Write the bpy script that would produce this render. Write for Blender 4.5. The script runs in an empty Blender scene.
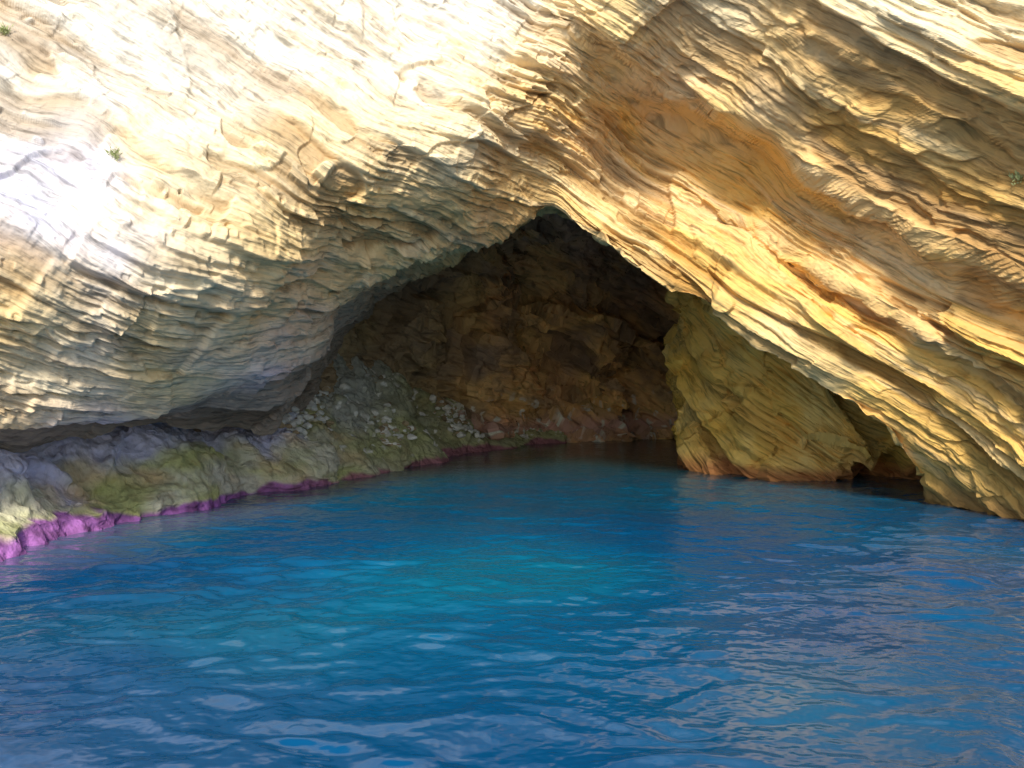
import bpy, math, numpy as np
rng=np.random.default_rng(7)
TAB=rng.random((64,64,64)).astype(np.float32)*2-1
F=1024.0; HOR=365.0; CH=2.5
def W(px,py,d): return ((px-512)/F*d, d, CH+(HOR-py)/F*d)
def vn(x,y,z):
    x=np.asarray(x,np.float32);y=np.asarray(y,np.float32)+np.zeros_like(x);z=np.asarray(z,np.float32)+np.zeros_like(x)
    xi=np.floor(x);yi=np.floor(y);zi=np.floor(z)
    fx=x-xi;fy=y-yi;fz=z-zi
    fx=fx*fx*(3-2*fx);fy=fy*fy*(3-2*fy);fz=fz*fz*(3-2*fz)
    xi=xi.astype(np.int64)&63;yi=yi.astype(np.int64)&63;zi=zi.astype(np.int64)&63
    x1=(xi+1)&63;y1=(yi+1)&63;z1=(zi+1)&63
    a=TAB[xi,yi,zi]*(1-fx)+TAB[x1,yi,zi]*fx
    b=TAB[xi,y1,zi]*(1-fx)+TAB[x1,y1,zi]*fx
    c=TAB[xi,yi,z1]*(1-fx)+TAB[x1,yi,z1]*fx
    d=TAB[xi,y1,z1]*(1-fx)+TAB[x1,y1,z1]*fx
    a=a*(1-fy)+b*fy; c=c*(1-fy)+d*fy
    return a*(1-fz)+c*fz
def fbm(x,y,z,o=4,g=0.5):
    s=0;a=1.0;k=1.0
    for i in range(o):
        s=s+a*vn(x*k+13.7*i,y*k+5.1*i,z*k+9.3*i); a*=g;k*=2.03
    return s
def ss(a,b,x):
    t=np.clip((x-a)/(b-a),0,1); return t*t*(3-2*t)
def mix(a,b,t): return a*(1-t[...,None])+np.asarray(b)*t[...,None]
def gsm(c,sig):
    n=int(sig*3)+1; k=np.exp(-0.5*(np.arange(-n,n+1)/sig)**2);k/=k.sum()
    p=np.concatenate([np.repeat(c[:1],n,0),c,np.repeat(c[-1:],n,0)])
    return np.stack([np.convolve(p[:,i],k,'valid') for i in range(c.shape[1])],1)
def soft(D,it):
    for _ in range(it):
        p=np.pad(D,((1,1),(0,0)),'edge');D=.25*p[:-2]+.5*p[1:-1]+.25*p[2:]
        p=np.pad(D,((0,0),(1,1)),'edge');D=.25*p[:,:-2]+.5*p[:,1:-1]+.25*p[:,2:]
    return D
def cell(i,j,k):
    i=i.astype(np.int64);j=j.astype(np.int64);k=k.astype(np.int64)
    return TAB[(i*7+j*3)&63,(j*11+i*5+k*13)&63,(k*17+i)&63]
def facets(x,y,z,S,sd):
    best=np.full(x.shape,9.0,np.float32);val=np.zeros(x.shape,np.float32)
    xs_,ys_,zs_=(x/S).astype(np.float32),(y/S).astype(np.float32),(z/S).astype(np.float32)
    xi,yi,zi=np.floor(xs_),np.floor(ys_),np.floor(zs_)
    for a in(-1,0,1):
        for b_ in(-1,0,1):
            for c_ in(-1,0,1):
                i,j,k_=(xi+a).astype(np.int32),(yi+b_).astype(np.int32),(zi+c_).astype(np.int32)
                h1=TAB[(i+sd)&63,j&63,k_&63];h2=TAB[i&63,(j+sd+9)&63,k_&63];h3=TAB[i&63,j&63,(k_+sd+23)&63];h4=TAB[(i+31)&63,(j+sd)&63,k_&63]
                dx=xs_-(i+.5+.45*h1);dy=ys_-(j+.5+.45*h2);dz=zs_-(k_+.5+.45*h3)
                D=dx*dx+dy*dy+dz*dz
                pv=0.5*h4+0.9*(h2*dx+h3*dy+h1*dz)
                up=D<best
                val=np.where(up,pv,val);best=np.minimum(best,D)
    return val*S
def strata_layer(phi,al,y,T,sd,aspect=5.0,jog=0.35):
    """broken bedding: thin slabs with ragged ends, each bed undercutting the next"""
    q=phi/T+jog*vn(al/(4*T)+sd,y/(4*T),phi/(3*T))
    i=np.floor(q);f=q-i
    w=min(0.45,max(0.10,0.030/T))
    b=ss(1-w,1,f)
    def slab(i):
        a=al/(aspect*T)+cell(i,i*0,i*0+3)*9+0.5*vn(al/(1.5*T),phi/(1.0*T)+sd,y/(1.5*T))+0.25*y/T/aspect
        j=np.floor(a);g=a-j
        wj=min(0.3,max(0.04,0.04/(aspect*T)))
        c=ss(1-wj,1,g);k=np.floor(y*0+sd*5)
        return cell(i,j,k)*(1-c)+cell(i,j+1,k)*c
    v=slab(i)*(1-b)+slab(i+1)*b
    saw=np.where(f<1-w,0.5-f/(1-w),-0.5+b)
    crack=b*(1-b)*4
    return T*(0.55*v+0.36*saw-0.18*crack)
def field(P):
    x,y,z=P[...,0],P[...,1],P[...,2]
    w=0.50*fbm(x/6,y/8,z/6,2)+0.07*fbm(x/1.3,y/1.3,z/1.3,2)
    phi=0.53*x+0.848*z-0.25*y+w
    al=0.848*x-0.53*z+0.3*y
    return phi,al
def normals(P):
    du=np.gradient(P,axis=0);dv=np.gradient(P,axis=1)
    n=np.cross(du,dv); n/=np.linalg.norm(n,axis=-1,keepdims=True)+1e-9
    return n
def displace(P,flip,amp=1.0,rough=1.0,fine=1.0,fac=0.0,m0=1.0,sm=1):
    n=normals(P)*(-1 if flip else 1)
    x,y,z=P[...,0],P[...,1],P[...,2]
    phi,al=field(P)
    m=np.clip(0.55+1.2*fbm(x/1.8+4,y/1.8,z/1.8,2),0.05,1.4)*m0
    m2=np.clip(0.62+1.1*fbm(x/1.2+24,y/1.2,z/1.2,2),0.10,1.4)
    m4=np.clip(0.55+1.3*fbm(x/2.6+54,y/2.6,z/2.6,2),0.0,1.5)*m0
    d=0.24*strata_layer(phi,al,y,1.15,1.3,3.5)*m0
    d=d+0.42*strata_layer(phi,al,y,0.47,2.1,5.5,.6)*m4
    d=d+0.44*strata_layer(phi,al,y,0.24,7.1,8,.5)*m
    d=d+0.64*fine*strata_layer(phi,al,y,0.125,5.7,10.0)*m2
    d=d+0.75*fine*strata_layer(phi,al,y,0.07,8.2,12.0)*np.clip(m+.15,0,1.2)
    lo=0.24*fbm(x/2.2,y/2.2,z/2.2,3)
    if fac>0:
        lo=lo+fac*facets(al*.6+.3*fbm(x,y,z,2),y*.7,phi*1.15,1.25,3)
    hi=0.026*rough*fbm(x/0.22,y/0.22,z/0.22,3)
    D=soft((d+lo+hi)*amp,sm)
    return P+n*D[...,None],phi,al,d
def make(name,P,phi,al,col,mat,flip=False,smooth=False):
    nu,nv=P.shape[:2]
    me=bpy.data.meshes.new(name)
    N=nu*nv
    me.vertices.add(N); me.vertices.foreach_set('co',P.reshape(-1).astype(np.float32))
    idx=np.arange(N).reshape(nu,nv)
    a=idx[:-1,:-1].ravel();b=idx[1:,:-1].ravel();c=idx[1:,1:].ravel();d=idx[:-1,1:].ravel()
    q=np.stack([a,b,c,d] if not flip else [a,d,c,b],1).astype(np.int32)
    nf=len(q)
    me.loops.add(nf*4); me.loops.foreach_set('vertex_index',q.ravel())
    me.polygons.add(nf); me.polygons.foreach_set('loop_start',np.arange(nf,dtype=np.int32)*4)
    me.polygons.foreach_set('loop_total',np.full(nf,4,np.int32))
    me.polygons.foreach_set('use_smooth',np.full(nf,smooth))
    me.update()
    if col is not None:
        at=me.color_attributes.new('Col','FLOAT_COLOR','POINT')
        c4=np.ones((N,4),np.float32);c4[:,:3]=np.clip(col.reshape(-1,3),0,0.9)
        at.data.foreach_set('color',c4.ravel())
    if phi is not None:
        for nm,v in(('phi',phi),('al',al)):
            at=me.attributes.new(nm,'FLOAT','POINT');at.data.foreach_set('value',v.astype(np.float32).ravel())
    me.materials.append(mat)
    ob=bpy.data.objects.new(name,me);bpy.context.scene.collection.objects.link(ob)
    return ob

# ---------------- materials
def rock_mat(name,bump=0.03,fp=17,fa=1.9,sy=1.6,n2s=8,w2=.7,dark=.62):
    m=bpy.data.materials.new(name);m.use_nodes=True;nt=m.node_tree;N=nt.nodes;L=nt.links
    b=N['Principled BSDF'];b.inputs['Roughness'].default_value=0.9
    b.inputs['Specular IOR Level'].default_value=0.2
    c=N.new('ShaderNodeAttribute');c.attribute_name='Col'
    p=N.new('ShaderNodeAttribute');p.attribute_name='phi'
    a=N.new('ShaderNodeAttribute');a.attribute_name='al'
    geo=N.new('ShaderNodeNewGeometry');sx=N.new('ShaderNodeSeparateXYZ');L.new(geo.outputs['Position'],sx.inputs[0])
    cb=N.new('ShaderNodeCombineXYZ')
    m1=N.new('ShaderNodeMath');m1.operation='MULTIPLY';m1.inputs[1].default_value=fp;L.new(p.outputs['Fac'],m1.inputs[0])
    m2=N.new('ShaderNodeMath');m2.operation='MULTIPLY';m2.inputs[1].default_value=fa;L.new(a.outputs['Fac'],m2.inputs[0])
    m3=N.new('ShaderNodeMath');m3.operation='MULTIPLY';m3.inputs[1].default_value=sy;L.new(sx.outputs[1],m3.inputs[0])
    L.new(m1.outputs[0],cb.inputs[0]);L.new(m2.outputs[0],cb.inputs[1]);L.new(m3.outputs[0],cb.inputs[2])
    n1=N.new('ShaderNodeTexNoise');n1.inputs['Scale'].default_value=1;n1.inputs['Detail'].default_value=3;n1.inputs['Roughness'].default_value=.65
    L.new(cb.outputs[0],n1.inputs['Vector'])
    n2=N.new('ShaderNodeTexNoise');n2.inputs['Scale'].default_value=n2s;n2.inputs['Detail'].default_value=4
    L.new(geo.outputs['Position'],n2.inputs['Vector'])
    ad=N.new('ShaderNodeMath');ad.operation='ADD';L.new(n1.outputs['Fac'],ad.inputs[0])
    m4=N.new('ShaderNodeMath');m4.operation='MULTIPLY';m4.inputs[1].default_value=w2;L.new(n2.outputs['Fac'],m4.inputs[0]);L.new(m4.outputs[0],ad.inputs[1])
    bp=N.new('ShaderNodeBump');bp.inputs['Strength'].default_value=1.0;bp.inputs['Distance'].default_value=bump
    L.new(ad.outputs[0],bp.inputs['Height']);L.new(bp.outputs[0],b.inputs['Normal'])
    r=N.new('ShaderNodeMapRange');r.inputs[1].default_value=.32;r.inputs[2].default_value=.50;r.inputs[3].default_value=dark;r.inputs[4].default_value=1.05
    L.new(n1.outputs['Fac'],r.inputs[0])
    mx=N.new('ShaderNodeVectorMath');mx.operation='SCALE';L.new(c.outputs['Color'],mx.inputs[0]);L.new(r.outputs[0],mx.inputs['Scale'])
    L.new(mx.outputs[0],b.inputs['Base Color'])
    return m
rock=rock_mat('limestone',0.05,fp=17,fa=1.5,w2=.55,dark=.52)
rock_in=rock_mat('cave_limestone',0.09,fp=6,fa=1.3,sy=1.3,n2s=3.2,w2=1.1,dark=.6)
rock_sh=rock_mat('shore_rock',0.06,fp=9,fa=3,sy=3,n2s=6,w2=1.0,dark=.65)

# ---------------- cliff control data  (px,py,depth,colour)
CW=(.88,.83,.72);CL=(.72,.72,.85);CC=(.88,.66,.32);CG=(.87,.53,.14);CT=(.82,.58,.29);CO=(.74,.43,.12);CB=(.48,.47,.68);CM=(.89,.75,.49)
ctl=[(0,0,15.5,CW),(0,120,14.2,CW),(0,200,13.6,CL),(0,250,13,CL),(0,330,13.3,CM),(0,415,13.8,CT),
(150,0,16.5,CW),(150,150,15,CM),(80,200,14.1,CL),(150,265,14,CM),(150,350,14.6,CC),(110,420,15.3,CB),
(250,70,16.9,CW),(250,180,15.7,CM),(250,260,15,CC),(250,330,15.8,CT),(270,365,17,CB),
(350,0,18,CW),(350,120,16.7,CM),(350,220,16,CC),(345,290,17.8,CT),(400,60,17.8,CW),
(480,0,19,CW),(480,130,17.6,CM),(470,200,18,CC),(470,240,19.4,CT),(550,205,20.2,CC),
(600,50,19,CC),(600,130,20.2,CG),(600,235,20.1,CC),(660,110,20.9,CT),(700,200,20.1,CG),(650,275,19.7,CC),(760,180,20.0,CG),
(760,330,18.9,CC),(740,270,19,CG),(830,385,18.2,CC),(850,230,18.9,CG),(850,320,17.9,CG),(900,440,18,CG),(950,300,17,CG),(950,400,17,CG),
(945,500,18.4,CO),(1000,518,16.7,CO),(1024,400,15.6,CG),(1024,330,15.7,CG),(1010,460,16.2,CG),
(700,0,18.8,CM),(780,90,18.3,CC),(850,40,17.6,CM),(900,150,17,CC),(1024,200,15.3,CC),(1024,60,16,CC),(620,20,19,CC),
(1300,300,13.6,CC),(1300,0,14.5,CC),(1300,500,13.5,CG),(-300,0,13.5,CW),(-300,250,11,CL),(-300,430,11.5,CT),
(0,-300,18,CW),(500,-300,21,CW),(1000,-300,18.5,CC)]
far=[(-28,25,22),(0,28,29),(28,25,18),(28,0,12),(-28,0,8),(-28,10,12)]
C=[];K=[]
for px,py,d,c in ctl:
    x,y,z=W(px,py,d);C.append((x,z,y));K.append(c)
KX=np.array([c[:2] for c in C]);KC=np.array(K)
for f in far:C.append(f)
C=np.array(C,float)
def U(r): 
    return np.where(r>1e-9,r*r*np.log(r+1e-9),0)
n=len(C);R=np.linalg.norm(C[:,None,:2]-C[None,:,:2],axis=2)
A=np.zeros((n+3,n+3));A[:n,:n]=U(R)+np.eye(n)*0.6;A[:n,n]=1;A[:n,n+1:]=C[:,:2];A[n,:n]=1;A[n+1:,:n]=C[:,:2].T
wt=np.linalg.solve(A,np.concatenate([C[:,2],[0,0,0]]))
def tps(x,z):
    o=wt[n]+wt[n+1]*x+wt[n+2]*z
    for i in range(n): o=o+wt[i]*U(np.hypot(x-C[i,0],z-C[i,1]))
    return o
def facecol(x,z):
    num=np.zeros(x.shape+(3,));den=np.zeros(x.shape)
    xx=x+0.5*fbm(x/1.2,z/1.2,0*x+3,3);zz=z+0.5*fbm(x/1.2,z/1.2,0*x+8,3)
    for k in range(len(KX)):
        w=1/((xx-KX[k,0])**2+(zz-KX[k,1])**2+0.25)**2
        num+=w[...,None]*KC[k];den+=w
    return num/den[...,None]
L1=np.array([W(480,-60,18.5),W(560,20,18.5),W(620,66,18.8),W(700,100,18.6),W(830,190,17.6),W(950,262,16),W(1060,332,14.8),W(1300,420,13.5),(30,12,-1)])
L1x,L1z=L1[:,0],L1[:,2]
def step(x,z):
    lz=np.interp(x,L1x,L1z)
    wob=0.16*fbm(x/0.9,z/3,0*x,3)
    sd=(z-lz)*0.85+wob
    st=-1.5*ss(-0.05,0.15,sd)*ss(0.3,2.6,x)*(1-0.75*ss(2.0,9,sd))
    sd2=(z-(lz-1.3))*0.85+0.2*fbm(x/0.8+7,z/3,0*x,3)
    st+=-0.55*ss(-0.06,0.12,sd2)*ss(3,6.0,x)
    sd3=(z-(lz+1.5))*0.85+0.25*fbm(x/0.8+17,z/3,0*x,3)
    st+=-0.40*ss(-0.06,0.12,sd3)*ss(3,6.0,x)*(1-ss(1,4,sd3))
    return st
rim=[(-400,430,11),(-100,425,13),(0,418,13.8),(100,428,15),(200,398,16.3),(270,378,17.3),(305,335,18),(340,300,18.5),(385,275,19),(420,262,19.3),(470,246,19.6),(510,230,20),(552,212,20.3),(600,243,20),(650,282,19.6),(700,302,19.3),(760,342,18.8),(830,390,18.2),(880,432,18),(915,470,18),(942,500,18.5),(955,530,18.5),(960,600,18.5)]
inn=[(-400,450,14),(-100,450,15.5),(0,450,16),(100,440,17),(200,430,18.7),(275,428,21),(308,410,24),(335,345,26),(380,290,27.5),(430,262,28),(475,235,29),(510,205,30),(552,190,30),(615,220,28),(680,260,26),(740,280,24.5),(810,320,23.5),(880,370,22.5),(930,420,21.5),(960,460,20.5),(990,495,20.5),(1010,530,20.5),(1010,600,20.5)]
out=[(-28,-1),(-26,4),(-24,8),(-22,12),(-20,17),(-17,22),(-13,24),(-9,25),(-6,25.5),(-4,26),(0,26),(3,26),(6,26),(10,26),(14,25),(18,24),(22,21),(25,17),(27,13),(28,9),(28,4),(28,-.5),(28,-3)]
Rm=np.array([W(*r) for r in rim]);In=np.array([W(*r) for r in inn]);Ou=np.array([(o[0],0,o[1]) for o in out])
mid=Rm*0.85+Ou*0.15
seg=np.linalg.norm(np.diff(mid[:,[0,2]],axis=0),axis=1)*0.6+np.linalg.norm(np.diff(Rm[:,[0,2]],axis=0),axis=1)*0.8
seg[0]*=0.15
cum=np.concatenate([[0],np.cumsum(seg)])
NT=1900
tt=np.linspace(0,cum[-1],NT)
def rs(Q,sig): return gsm(np.stack([np.interp(tt,cum,Q[:,i]) for i in range(3)],1),sig)
Rc=rs(Rm,9);Ic=rs(In,25);Oc=rs(Ou,40)
s=np.concatenate([np.linspace(0,0.40,680,endpoint=False),0.40+0.60*np.linspace(0,1,50)**1.3])
X=Rc[:,None,0]*(1-s)+Oc[:,None,0]*s
Z=Rc[:,None,2]*(1-s)+Oc[:,None,2]*s
Y=tps(X,Z)
ds=np.hypot(X-X[:,:1],Z-Z[:,:1])
Y=Y+(Rc[:,None,1]-Y[:,:1])*np.exp(-ds/0.8)
Y=Y+step(X,Z)
Y=Y+0.25*np.exp(-ds/0.18)
front=np.stack([X,Y,Z],-1)
r=np.linspace(0,1,200,endpoint=False)[::-1]
r=r+ (1/200)
start=front[:,0,:]
tun=start[:,None,:]*(1-r)[None,:,None]+Ic[:,None,:]*r[None,:,None]
k=np.linspace(0,1,30)[1:]
last=front[:,-1,:]
cen=np.array([2,60,0.0])
sh=last[:,None,:]*(1-k)[None,:,None]+cen*k[None,:,None]
bul=np.sin(k*math.pi)[None,:]*8
sh=sh+np.stack([0*bul+0*last[:,:1],0*bul+0*last[:,:1],bul*(last[:,2:3]>0)],-1)
P=np.concatenate([tun,front,sh],1)
amp=np.ones(P.shape[:2])*np.concatenate([1.0+0*r,1-0.0*s,0*k+0.5])[None,:]
NTUN=len(r)
n0=normals(P[800:803,500:503])[1,1]; flipn=bool(n0[1]>0)
m0=0.76+0.24*ss(-3,1,P[...,0])
Pd,phi,al,dd=displace(P,flipn,amp,fac=0.05,m0=m0,sm=1)
x,y,z=P[...,0],P[...,1],P[...,2]
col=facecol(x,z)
g=np.clip(0.5+0.9*fbm(phi*1.3,al*0.25,y*0.2,4),0,1)
col=mix(col,np.array((.86,.52,.15)),g*0.36*ss(-7,1,x+0*z)*(1-0.5*ss(6,9,z)))
g3=np.clip(fbm(x/1.6+31,y/1.6,z/1.6,4)-0.1,0,1);col=mix(col,np.array((.86,.60,.24)),g3*0.75*ss(-2,-5,x))
g2=np.clip(fbm(phi*4,al*0.5,y*0.4,3),0,1); col=mix(col,np.array((.50,.33,.16)),g2*0.38)
g5=ss(.30,.55,fbm(phi*0.8+5,al*0.3,y*.3,3));col=mix(col,np.array((.66,.60,.56)),g5*0.18)
g6=np.clip(fbm(phi*7+3,al*.35,y*.3,3),0,1);col=mix(col,np.array((.90,.82,.60)),g6*.30)
col=col*(1+0.08*fbm(x*2,y*2,z*2,3))[...,None]
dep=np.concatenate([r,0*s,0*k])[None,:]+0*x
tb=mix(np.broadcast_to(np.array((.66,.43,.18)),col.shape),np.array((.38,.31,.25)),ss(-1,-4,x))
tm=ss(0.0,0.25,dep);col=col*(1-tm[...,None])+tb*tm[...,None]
tide=1-ss(0.15,0.55,z+0.15*fbm(x,y,z*2,2));col=mix(col,np.array((.36,.15,.06)),tide*0.85)
mo=1-ss(0.5,1.3,z+0.3*fbm(x,y,z*2,2));col=mix(col,np.array((.52,.33,.10)),mo*0.5*ss(5,7,x))
dk=0.46*ss(-0.01,-0.16,dd);col=col*(1-dk[...,None]*np.array((.85,1.0,1.15)))  # recessed beds darkened in the colour: crevice stain plus occlusion-like shade
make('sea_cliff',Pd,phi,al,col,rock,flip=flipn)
FR=Pd

def plan(pts,nn,sig):
    p=np.array(pts,float);c=np.concatenate([[0],np.cumsum(np.linalg.norm(np.diff(p,axis=0),axis=1))])
    t=np.linspace(0,c[-1],nn);return gsm(np.stack([np.interp(t,c,p[:,i]) for i in range(p.shape[1])],1),sig)
# chamber
pl=plan([(-9,17.5),(-6.5,20.5),(-5.5,22.5),(-4.9,25),(-3.7,28),(-1.9,31),(1,33.2),(4,34.6),(7,34.2),(13,31),(17,24)],900,12)
h=np.linspace(-1,9.5,400)
sc=1-0.85*np.clip((h-2.5)/7.0,0,1)**2.6
cx,cy=4.0,26.0
CHX=cx+(pl[:,None,0]-cx)*sc;CHY=cy+(pl[:,None,1]-cy)*sc;CHZ=h[None,:]+0*CHX
P=np.stack([CHX,CHY,CHZ],-1)
nn=normals(P);fl=bool(nn[450,100,1]>0)
fc=0.5*facets(CHX+.4*fbm(CHX,CHY,CHZ,2),CHY,CHZ+0.5*CHX,2.6,3)+0.16*facets(CHX+.2*fbm(CHX*2,CHY*2,CHZ*2,2),CHY,CHZ*1.5+.8*CHX,1.0,11)
P=P+nn*(-1 if fl else 1)*(0.5*fbm(CHX/3,CHY/3,CHZ/2.4,3)+fc)[...,None]
Pd,phi,al,dd=displace(P,fl,1.3,1.2,fine=0.9)
x,y,z=P[...,0],P[...,1],P[...,2]
col=np.broadcast_to(np.array((.74,.44,.20)),P.shape).copy()
g=np.clip(0.45+1.0*fbm(x/1.5,y/1.5,z/1.2,4),0,1);col=mix(col,np.array((.90,.58,.22)),g)
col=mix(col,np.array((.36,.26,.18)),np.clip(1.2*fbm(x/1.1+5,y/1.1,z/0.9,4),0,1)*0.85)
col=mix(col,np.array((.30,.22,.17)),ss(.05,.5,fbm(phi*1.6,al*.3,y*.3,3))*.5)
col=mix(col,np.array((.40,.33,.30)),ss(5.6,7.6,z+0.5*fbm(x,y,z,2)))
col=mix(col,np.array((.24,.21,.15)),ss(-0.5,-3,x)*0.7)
col=col*(1-0.4*ss(-0.01,-0.2,dd))[...,None]  # occlusion-like shade and crevice dirt coloured into the set-back beds
pb=np.clip(1-abs(z-0.5)/0.5,0,1);col=mix(col,np.array((.64,.38,.33)),pb*0.8)
col=mix(col,np.array((.8,.78,.66)),ss(0.42,0.65,fbm(x*5,y*5,z*5,2))*(1-ss(1.0,1.9,z)))
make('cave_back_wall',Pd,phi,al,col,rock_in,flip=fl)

# inner right buttress
pl=plan([(9,34),(6.2,31),(4.9,28),(4.35,26.3),(4.45,25.2),(5.3,22.8),(6.6,21.9),(7.4,21.9),(8.3,22.4),(9.5,22.2),(12,21)],800,12)
h=np.linspace(-1,7.5,520)
X=pl[:,None,0]+0*h;Y=pl[:,None,1]+0*h;Zz=h+0*X
lean=np.clip(Zz,0,9)
Y=Y+0.10*lean*ss(5,7,X)
X=X-0.04*lean+0.25*fbm(Zz/1.5,Y/3,0*X+4,3)
hole=np.exp(-((X-8.1)/0.5)**2)*(1-ss(0.35,0.80,Zz+0.35*(X-8.0)**2))
Y=Y+hole*3.0
P=np.stack([X,Y,Zz],-1);nn=normals(P);fl=bool(nn[500,200,1]>0)
P=P+nn*(-1 if fl else 1)*(0.20*facets(X,Y,Zz+.5*X,1.5,5))[...,None]
Pd,phi,al,dd=displace(P,fl,1.1)
x,y,z=P[...,0],P[...,1],P[...,2]
col=np.broadcast_to(np.array((.90,.58,.12)),P.shape).copy()
g=np.clip(0.5+0.9*fbm(phi*1.5,al*0.3,y*0.3,4),0,1);col=mix(col,np.array((.80,.47,.12)),g*.8)
g2=np.clip(1.2*fbm(x*.9,y*.9,z*.9+40,4),0,1);col=mix(col,np.array((.90,.68,.26)),g2*.7)
col=col*(1-0.45*ss(-0.01,-0.16,dd))[...,None]  # buttress recesses coloured darker: part crevice dirt, part painted occlusion
tide=1-ss(0.1,0.45,z+0.15*fbm(x,y,z*2,2));col=mix(col,np.array((.42,.15,.06)),tide*0.85)
make('cave_rock_buttress',Pd,phi,al,col,rock,flip=fl)

# left shelf
wl=np.array([(-10.5,9),(-6.75,13.1),(-6.2,15.5),(-5.6,18.3),(-4.5,20.5),(-3.5,22.3),(-2.5,25.5),(-1.2,29.4),(0.4,32),(3.0,34.0)])
it=np.array([W(-400,440,15),W(0,402,17.5),W(100,412,18.5),W(200,398,21),W(260,390,23),W(302,350,26),W(355,345,29),W(420,395,32),W(490,420,35),W(600,430,36)])
c=np.concatenate([[0],np.cumsum(np.linalg.norm(np.diff(wl,axis=0),axis=1))]);t=np.linspace(0,c[-1],1300)
wlc=gsm(np.stack([np.interp(t,c,wl[:,i]) for i in range(2)],1),15);itc=gsm(np.stack([np.interp(t,c,it[:,i]) for i in range(3)],1),15)
v=np.linspace(0,1,400)
u=np.interp(v,[0,.12,.25,1],[-.10,0,.05,1]);zz=np.interp(v,[0,.12,.22,.5,1],[-.6,-.02,.17,.42,1.0])
w3=np.stack([wlc[:,0],wlc[:,1],0*t],1)
P=w3[:,None,:]*(1-u)[None,:,None]+itc[:,None,:]*u[None,:,None]
topz=itc[:,2][:,None]
P[...,2]=np.where(zz<=0.17,zz,0.17+(topz-0.17)*((zz-0.17)/0.83)**0.9)
P[...,0]+=0.40*fbm(P[...,0]/1.1,P[...,1]/1.1,0*P[...,0],4)
P[...,2]+=(0.18+0.12*ss(20,24,P[...,1]))*fbm(P[...,0]/0.8,P[...,1]/0.8,P[...,2]/.8,4)*ss(0.15,0.4,v)[None,:]+0.24*facets(P[...,0],P[...,1],P[...,2]*0+.5,0.6,8)*ss(0.2,0.4,v)[None,:]*ss(19,23,P[...,1])
nn=normals(P);fl=bool(nn[600,250,2]<0)
Pd,phi,al,dd=displace(P,fl,(0.35+0.45*ss(0.2,.5,v))[None,:]+0*P[...,0],2.0)
x,y,z=P[...,0],P[...,1],Pd[...,2]
col=np.broadcast_to(np.array((.60,.57,.44)),P.shape).copy()
g=np.clip(0.55+0.9*fbm(x/1.3,y/1.3,z/.5,4),0,1);col=mix(col,np.array((.48,.50,.15)),g*.8)
col=mix(col,np.array((.68,.48,.24)),np.clip(fbm(x/.9+9,y/.9,z/.5,3),0,1)*.8)
vv=v[None,:]+0*x
col=mix(col,np.array((.64,.64,.88)),ss(0.42,0.62,vv+0.18*fbm(x,y,z,2))*ss(-2.6,-4.0,x)*.85)
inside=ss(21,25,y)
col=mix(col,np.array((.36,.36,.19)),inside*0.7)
col=mix(col,np.array((.86,.84,.76)),ss(.55,.75,fbm(x*4.5,y*4.5,z*4.5+7,2))*ss(21,24,y)*ss(.2,.3,v)[None,:])
lz_=0.04+0.17*(1-ss(13,19,y))+0.06*fbm(x/1.5,y/1.5,0*x,2)
pz=1-ss(0.0,0.10,z-lz_+0.14*fbm(x*1.5,y*1.5,z,3))
pc=np.broadcast_to(np.array((.31,.12,.35)),P.shape)*(1+0.6*fbm(x*6,y*6,z*6,3))[...,None]
pc=mix(pc,np.array((.34,.15,.17)),ss(18.5,23,y))
col=col*(1-pz[...,None])+pc*pz[...,None]
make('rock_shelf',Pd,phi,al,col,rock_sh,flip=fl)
SH=Pd;SV=v

def lumps(name,pos,sizes,cols,mat):
    import bmesh
    bm=bmesh.new();bmesh.ops.create_icosphere(bm,subdivisions=2,radius=1)
    bv=np.array([v.co[:] for v in bm.verts]);bf=np.array([[v.index for v in f.verts] for f in bm.faces]);bm.free()
    V=[];Fc=[];CC_=[]
    for i,(p,sz) in enumerate(zip(pos,sizes)):
        q=bv*(1+0.45*vn(bv[:,0]*1.3+i*7,bv[:,1]*1.3+i,bv[:,2]*1.3)[:,None])
        a=rng.uniform(0,6.28);c_,s_=math.cos(a),math.sin(a)
        q=q*np.array([rng.uniform(.8,1.4),rng.uniform(.7,1.1),rng.uniform(.45,.8)])
        q=np.stack([q[:,0]*c_-q[:,1]*s_,q[:,0]*s_+q[:,1]*c_,q[:,2]],1)*sz+p
        Fc.append(bf+len(bv)*i);V.append(q);CC_.append(np.repeat([cols[i]],len(bv),0))
    V=np.concatenate(V);Fc=np.concatenate(Fc);CC_=np.concatenate(CC_)
    me=bpy.data.meshes.new(name);me.from_pydata(V.tolist(),[],Fc.tolist())
    at=me.color_attributes.new('Col','FLOAT_COLOR','POINT');at.data.foreach_set('color',np.concatenate([CC_,np.ones((len(V),1))],1).astype(np.float32).ravel())
    me.materials.append(mat);ob=bpy.data.objects.new(name,me);bpy.context.scene.collection.objects.link(ob)
SHy=SH[...,1]
cl=fbm(SH[...,0]/1.0,SH[...,1]/1.5,0*SHy,2)
cand=np.argwhere((SHy>22)&(SHy<34)&(SV[None,:]>0.28)&(SV[None,:]<0.75)&(cl>-0.1))
sel=cand[rng.choice(len(cand),520)]
pos=SH[sel[:,0],sel[:,1]]+np.array([0.02,-.05,.05])
sz=0.035+0.09*rng.random(len(pos))**2.4
cols=[np.clip(np.array((.9,.88,.8))*rng.uniform(.75,1.0),0,.9) if rng.random()<.75 else np.array((.45,.34,.2))*rng.uniform(.6,1.2) for _ in pos]
stone=bpy.data.materials.new('pale_stone');stone.use_nodes=True;b=stone.node_tree.nodes['Principled BSDF'];b.inputs['Roughness'].default_value=.9
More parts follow.
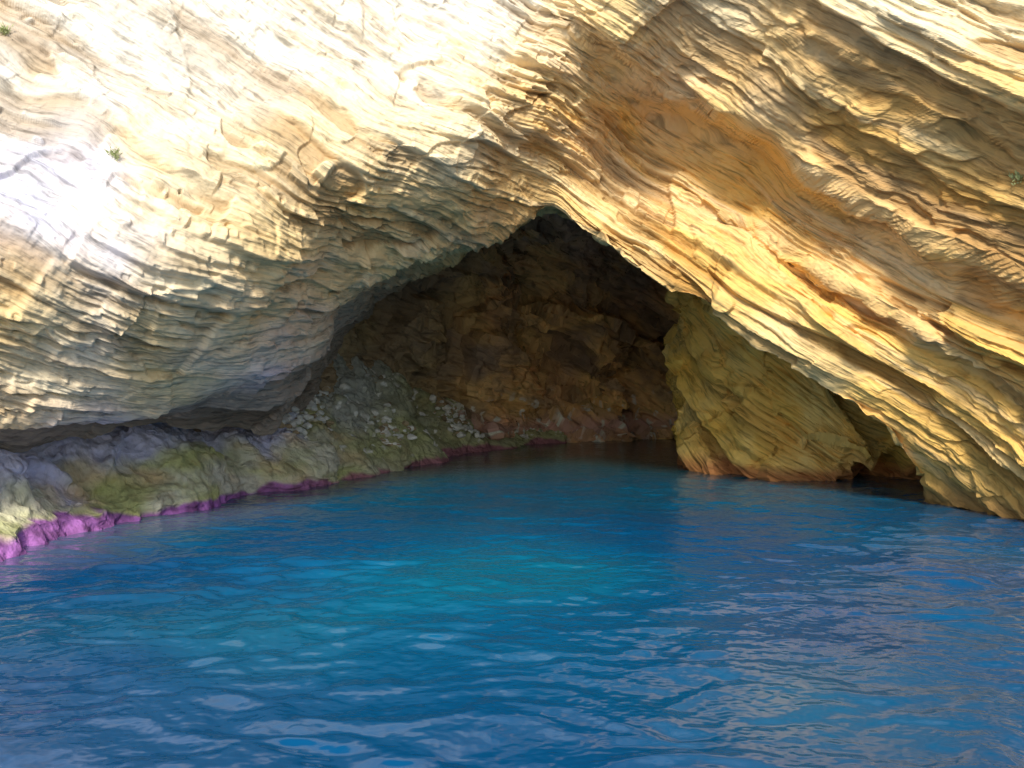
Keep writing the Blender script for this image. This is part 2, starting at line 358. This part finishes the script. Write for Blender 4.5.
a_=stone.node_tree.nodes.new('ShaderNodeAttribute');a_.attribute_name='Col';stone.node_tree.links.new(a_.outputs['Color'],b.inputs['Base Color'])
lumps('rock_rubble',pos,sz,cols,stone)

# ---------------- plants on the cliff
gm=bpy.data.materials.new('cliff_foliage');gm.use_nodes=True
b=gm.node_tree.nodes['Principled BSDF'];b.inputs['Roughness'].default_value=.7
nz=gm.node_tree.nodes.new('ShaderNodeTexNoise');nz.inputs['Scale'].default_value=12
cr=gm.node_tree.nodes.new('ShaderNodeValToRGB');cr.color_ramp.elements[0].color=(.22,.28,.10,1);cr.color_ramp.elements[1].color=(.55,.58,.28,1)
gm.node_tree.links.new(nz.outputs[0],cr.inputs[0]);gm.node_tree.links.new(cr.outputs[0],b.inputs['Base Color'])
fr=FR[:,NTUN:NTUN+680]
pxm=512+fr[...,0]/fr[...,1]*F;pym=HOR-(fr[...,2]-CH)/fr[...,1]*F
for (px,py,rad) in [(1018,180,.13),(115,155,.10),(4,32,.10)]:
    k_=np.unravel_index(np.argmin((pxm-px)**2+(pym-py)**2),pxm.shape);p0=fr[k_]
    V=[];Fc=[]
    for i in range(150):
        d_=rng.normal(size=3);d_[1]=-abs(d_[1]);d_/=np.linalg.norm(d_)
        base=p0+d_*rad*rng.random()*0.5+rng.normal(size=3)*rad*.3;tip=base+d_*rad*rng.uniform(.3,.8)+np.array([0,0,rad*.25])
        sd_=np.cross(d_,rng.normal(size=3));sd_/=np.linalg.norm(sd_)+1e-9;m_=(base+tip)/2
        j=len(V);V+= [base,m_+sd_*rad*.09,tip,m_-sd_*rad*.09];Fc.append((j,j+1,j+2,j+3))
    me=bpy.data.meshes.new('cliff_plant');me.from_pydata([tuple(q) for q in V],[],Fc);me.materials.append(gm)
    bpy.context.scene.collection.objects.link(bpy.data.objects.new('cliff_plant',me))

# ---------------- water
xs=np.concatenate([-300+ (300-13)*np.linspace(0,1,60)**0.4,np.linspace(-13,13,860)[1:-1],300-(300-13)*np.linspace(1,0,60)**0.4])
ys=np.concatenate([-300+(300+0)*np.linspace(0,1,60)**0.4, np.linspace(4,20,750)[0:-1],np.linspace(20,36,350)[:-1],36+200*np.linspace(0,1,40)**2])
XX,YY=np.meshgrid(xs,ys,indexing='ij')
wx=XX+0.25*fbm(XX/.9,YY/.9,0*XX,3);wy=YY+0.25*fbm(XX/.9+9,YY/.9,0*XX+3,3)
def hump(v): return np.sqrt(v*v+0.06)*-1.6
w=0.024*vn(wx/1.2,wy/0.8,0*XX)+0.024*hump(vn(wx/.62+3,wy/.42,0*XX+5))+0.020*vn(wx/.38+3,wy/.26,0*XX+5)+0.009*vn(wx/.19,wy/.14,0*XX+15)
calm=(0.30+0.70*(1-ss(14,27,YY)))*(ss(2,5,YY))*ss(16,12.5,abs(XX))
gust=0.90+0.40*fbm(XX/3,YY/4,0*XX+20,3)
Zw=w*calm*gust
Pw=np.stack([XX,YY,Zw],-1)
deep=np.broadcast_to(np.array((.001,.062,.180)),Pw.shape).copy()
nzc=fbm(XX/2.5,YY/2.5,0*XX,3)
e=np.exp(-(((XX+0.6)/2.6)**2+((YY-12.0)/4.2)**2)+0.6*nzc)
col=mix(deep,np.array((.003,.17,.28)),np.clip(e*.85,0,1))
col=mix(col,np.array((.002,.11,.19)),np.clip(0.3+0.8*nzc,0,1)*.5)
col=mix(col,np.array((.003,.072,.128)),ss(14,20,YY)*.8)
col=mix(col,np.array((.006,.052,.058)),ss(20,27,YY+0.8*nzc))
sh_=np.interp(YY,wl[:,1],wl[:,0]);near=1-ss(0.0,2.4,XX-sh_+0.4*nzc)
col=mix(col,np.array((.13,.13,.21)),near*.55*ss(8,11,YY))
wm=bpy.data.materials.new('sea_water');wm.use_nodes=True;nt=wm.node_tree;b=nt.nodes['Principled BSDF']
b.inputs['Roughness'].default_value=.11;b.inputs['IOR'].default_value=1.33
a_=nt.nodes.new('ShaderNodeAttribute');a_.attribute_name='Col';nt.links.new(a_.outputs['Color'],b.inputs['Base Color'])
n_=nt.nodes.new('ShaderNodeTexNoise');n_.inputs['Scale'].default_value=8;n_.inputs['Detail'].default_value=1
g_=nt.nodes.new('ShaderNodeNewGeometry');nt.links.new(g_.outputs['Position'],n_.inputs['Vector'])
bp=nt.nodes.new('ShaderNodeBump');bp.inputs['Distance'].default_value=.025;bp.inputs['Strength'].default_value=.5;nt.links.new(n_.outputs[0],bp.inputs['Height']);nt.links.new(bp.outputs[0],b.inputs['Normal'])
make('sea_water',Pw,None,None,col,wm,smooth=True)

# ---------------- light
el=math.radians(39);az=math.radians(-6)
S=np.array([math.sin(az)*math.cos(el),-math.cos(az)*math.cos(el),math.sin(el)])
import mathutils
sl=bpy.data.lights.new('sun','SUN');sl.energy=4.7;sl.angle=math.radians(12);sl.color=(1,.94,.84)
so=bpy.data.objects.new('sun',sl);so.rotation_euler=mathutils.Vector(S).to_track_quat('Z','Y').to_euler();so.location=(0,0,30);bpy.context.scene.collection.objects.link(so)
wd=bpy.data.worlds.new('World');bpy.context.scene.world=wd;wd.use_nodes=True
sk=wd.node_tree.nodes.new('ShaderNodeTexSky');sk.sky_type='NISHITA';sk.sun_disc=False;sk.sun_elevation=el;sk.sun_rotation=math.atan2(S[0],S[1])
bg=wd.node_tree.nodes['Background'];bg.inputs[1].default_value=.15;wd.node_tree.links.new(sk.outputs[0],bg.inputs[0])
cam=bpy.data.cameras.new('camera');cam.lens=36;cam.sensor_width=36;cam.shift_y=-19/1024;cam.clip_end=2000
co=bpy.data.objects.new('camera',cam);co.location=(0,0,CH);co.rotation_euler=(math.radians(90),0,0);bpy.context.scene.collection.objects.link(co)
sc_=bpy.context.scene;sc_.camera=co;sc_.view_settings.view_transform='Standard';sc_.view_settings.look='None';sc_.view_settings.exposure=0
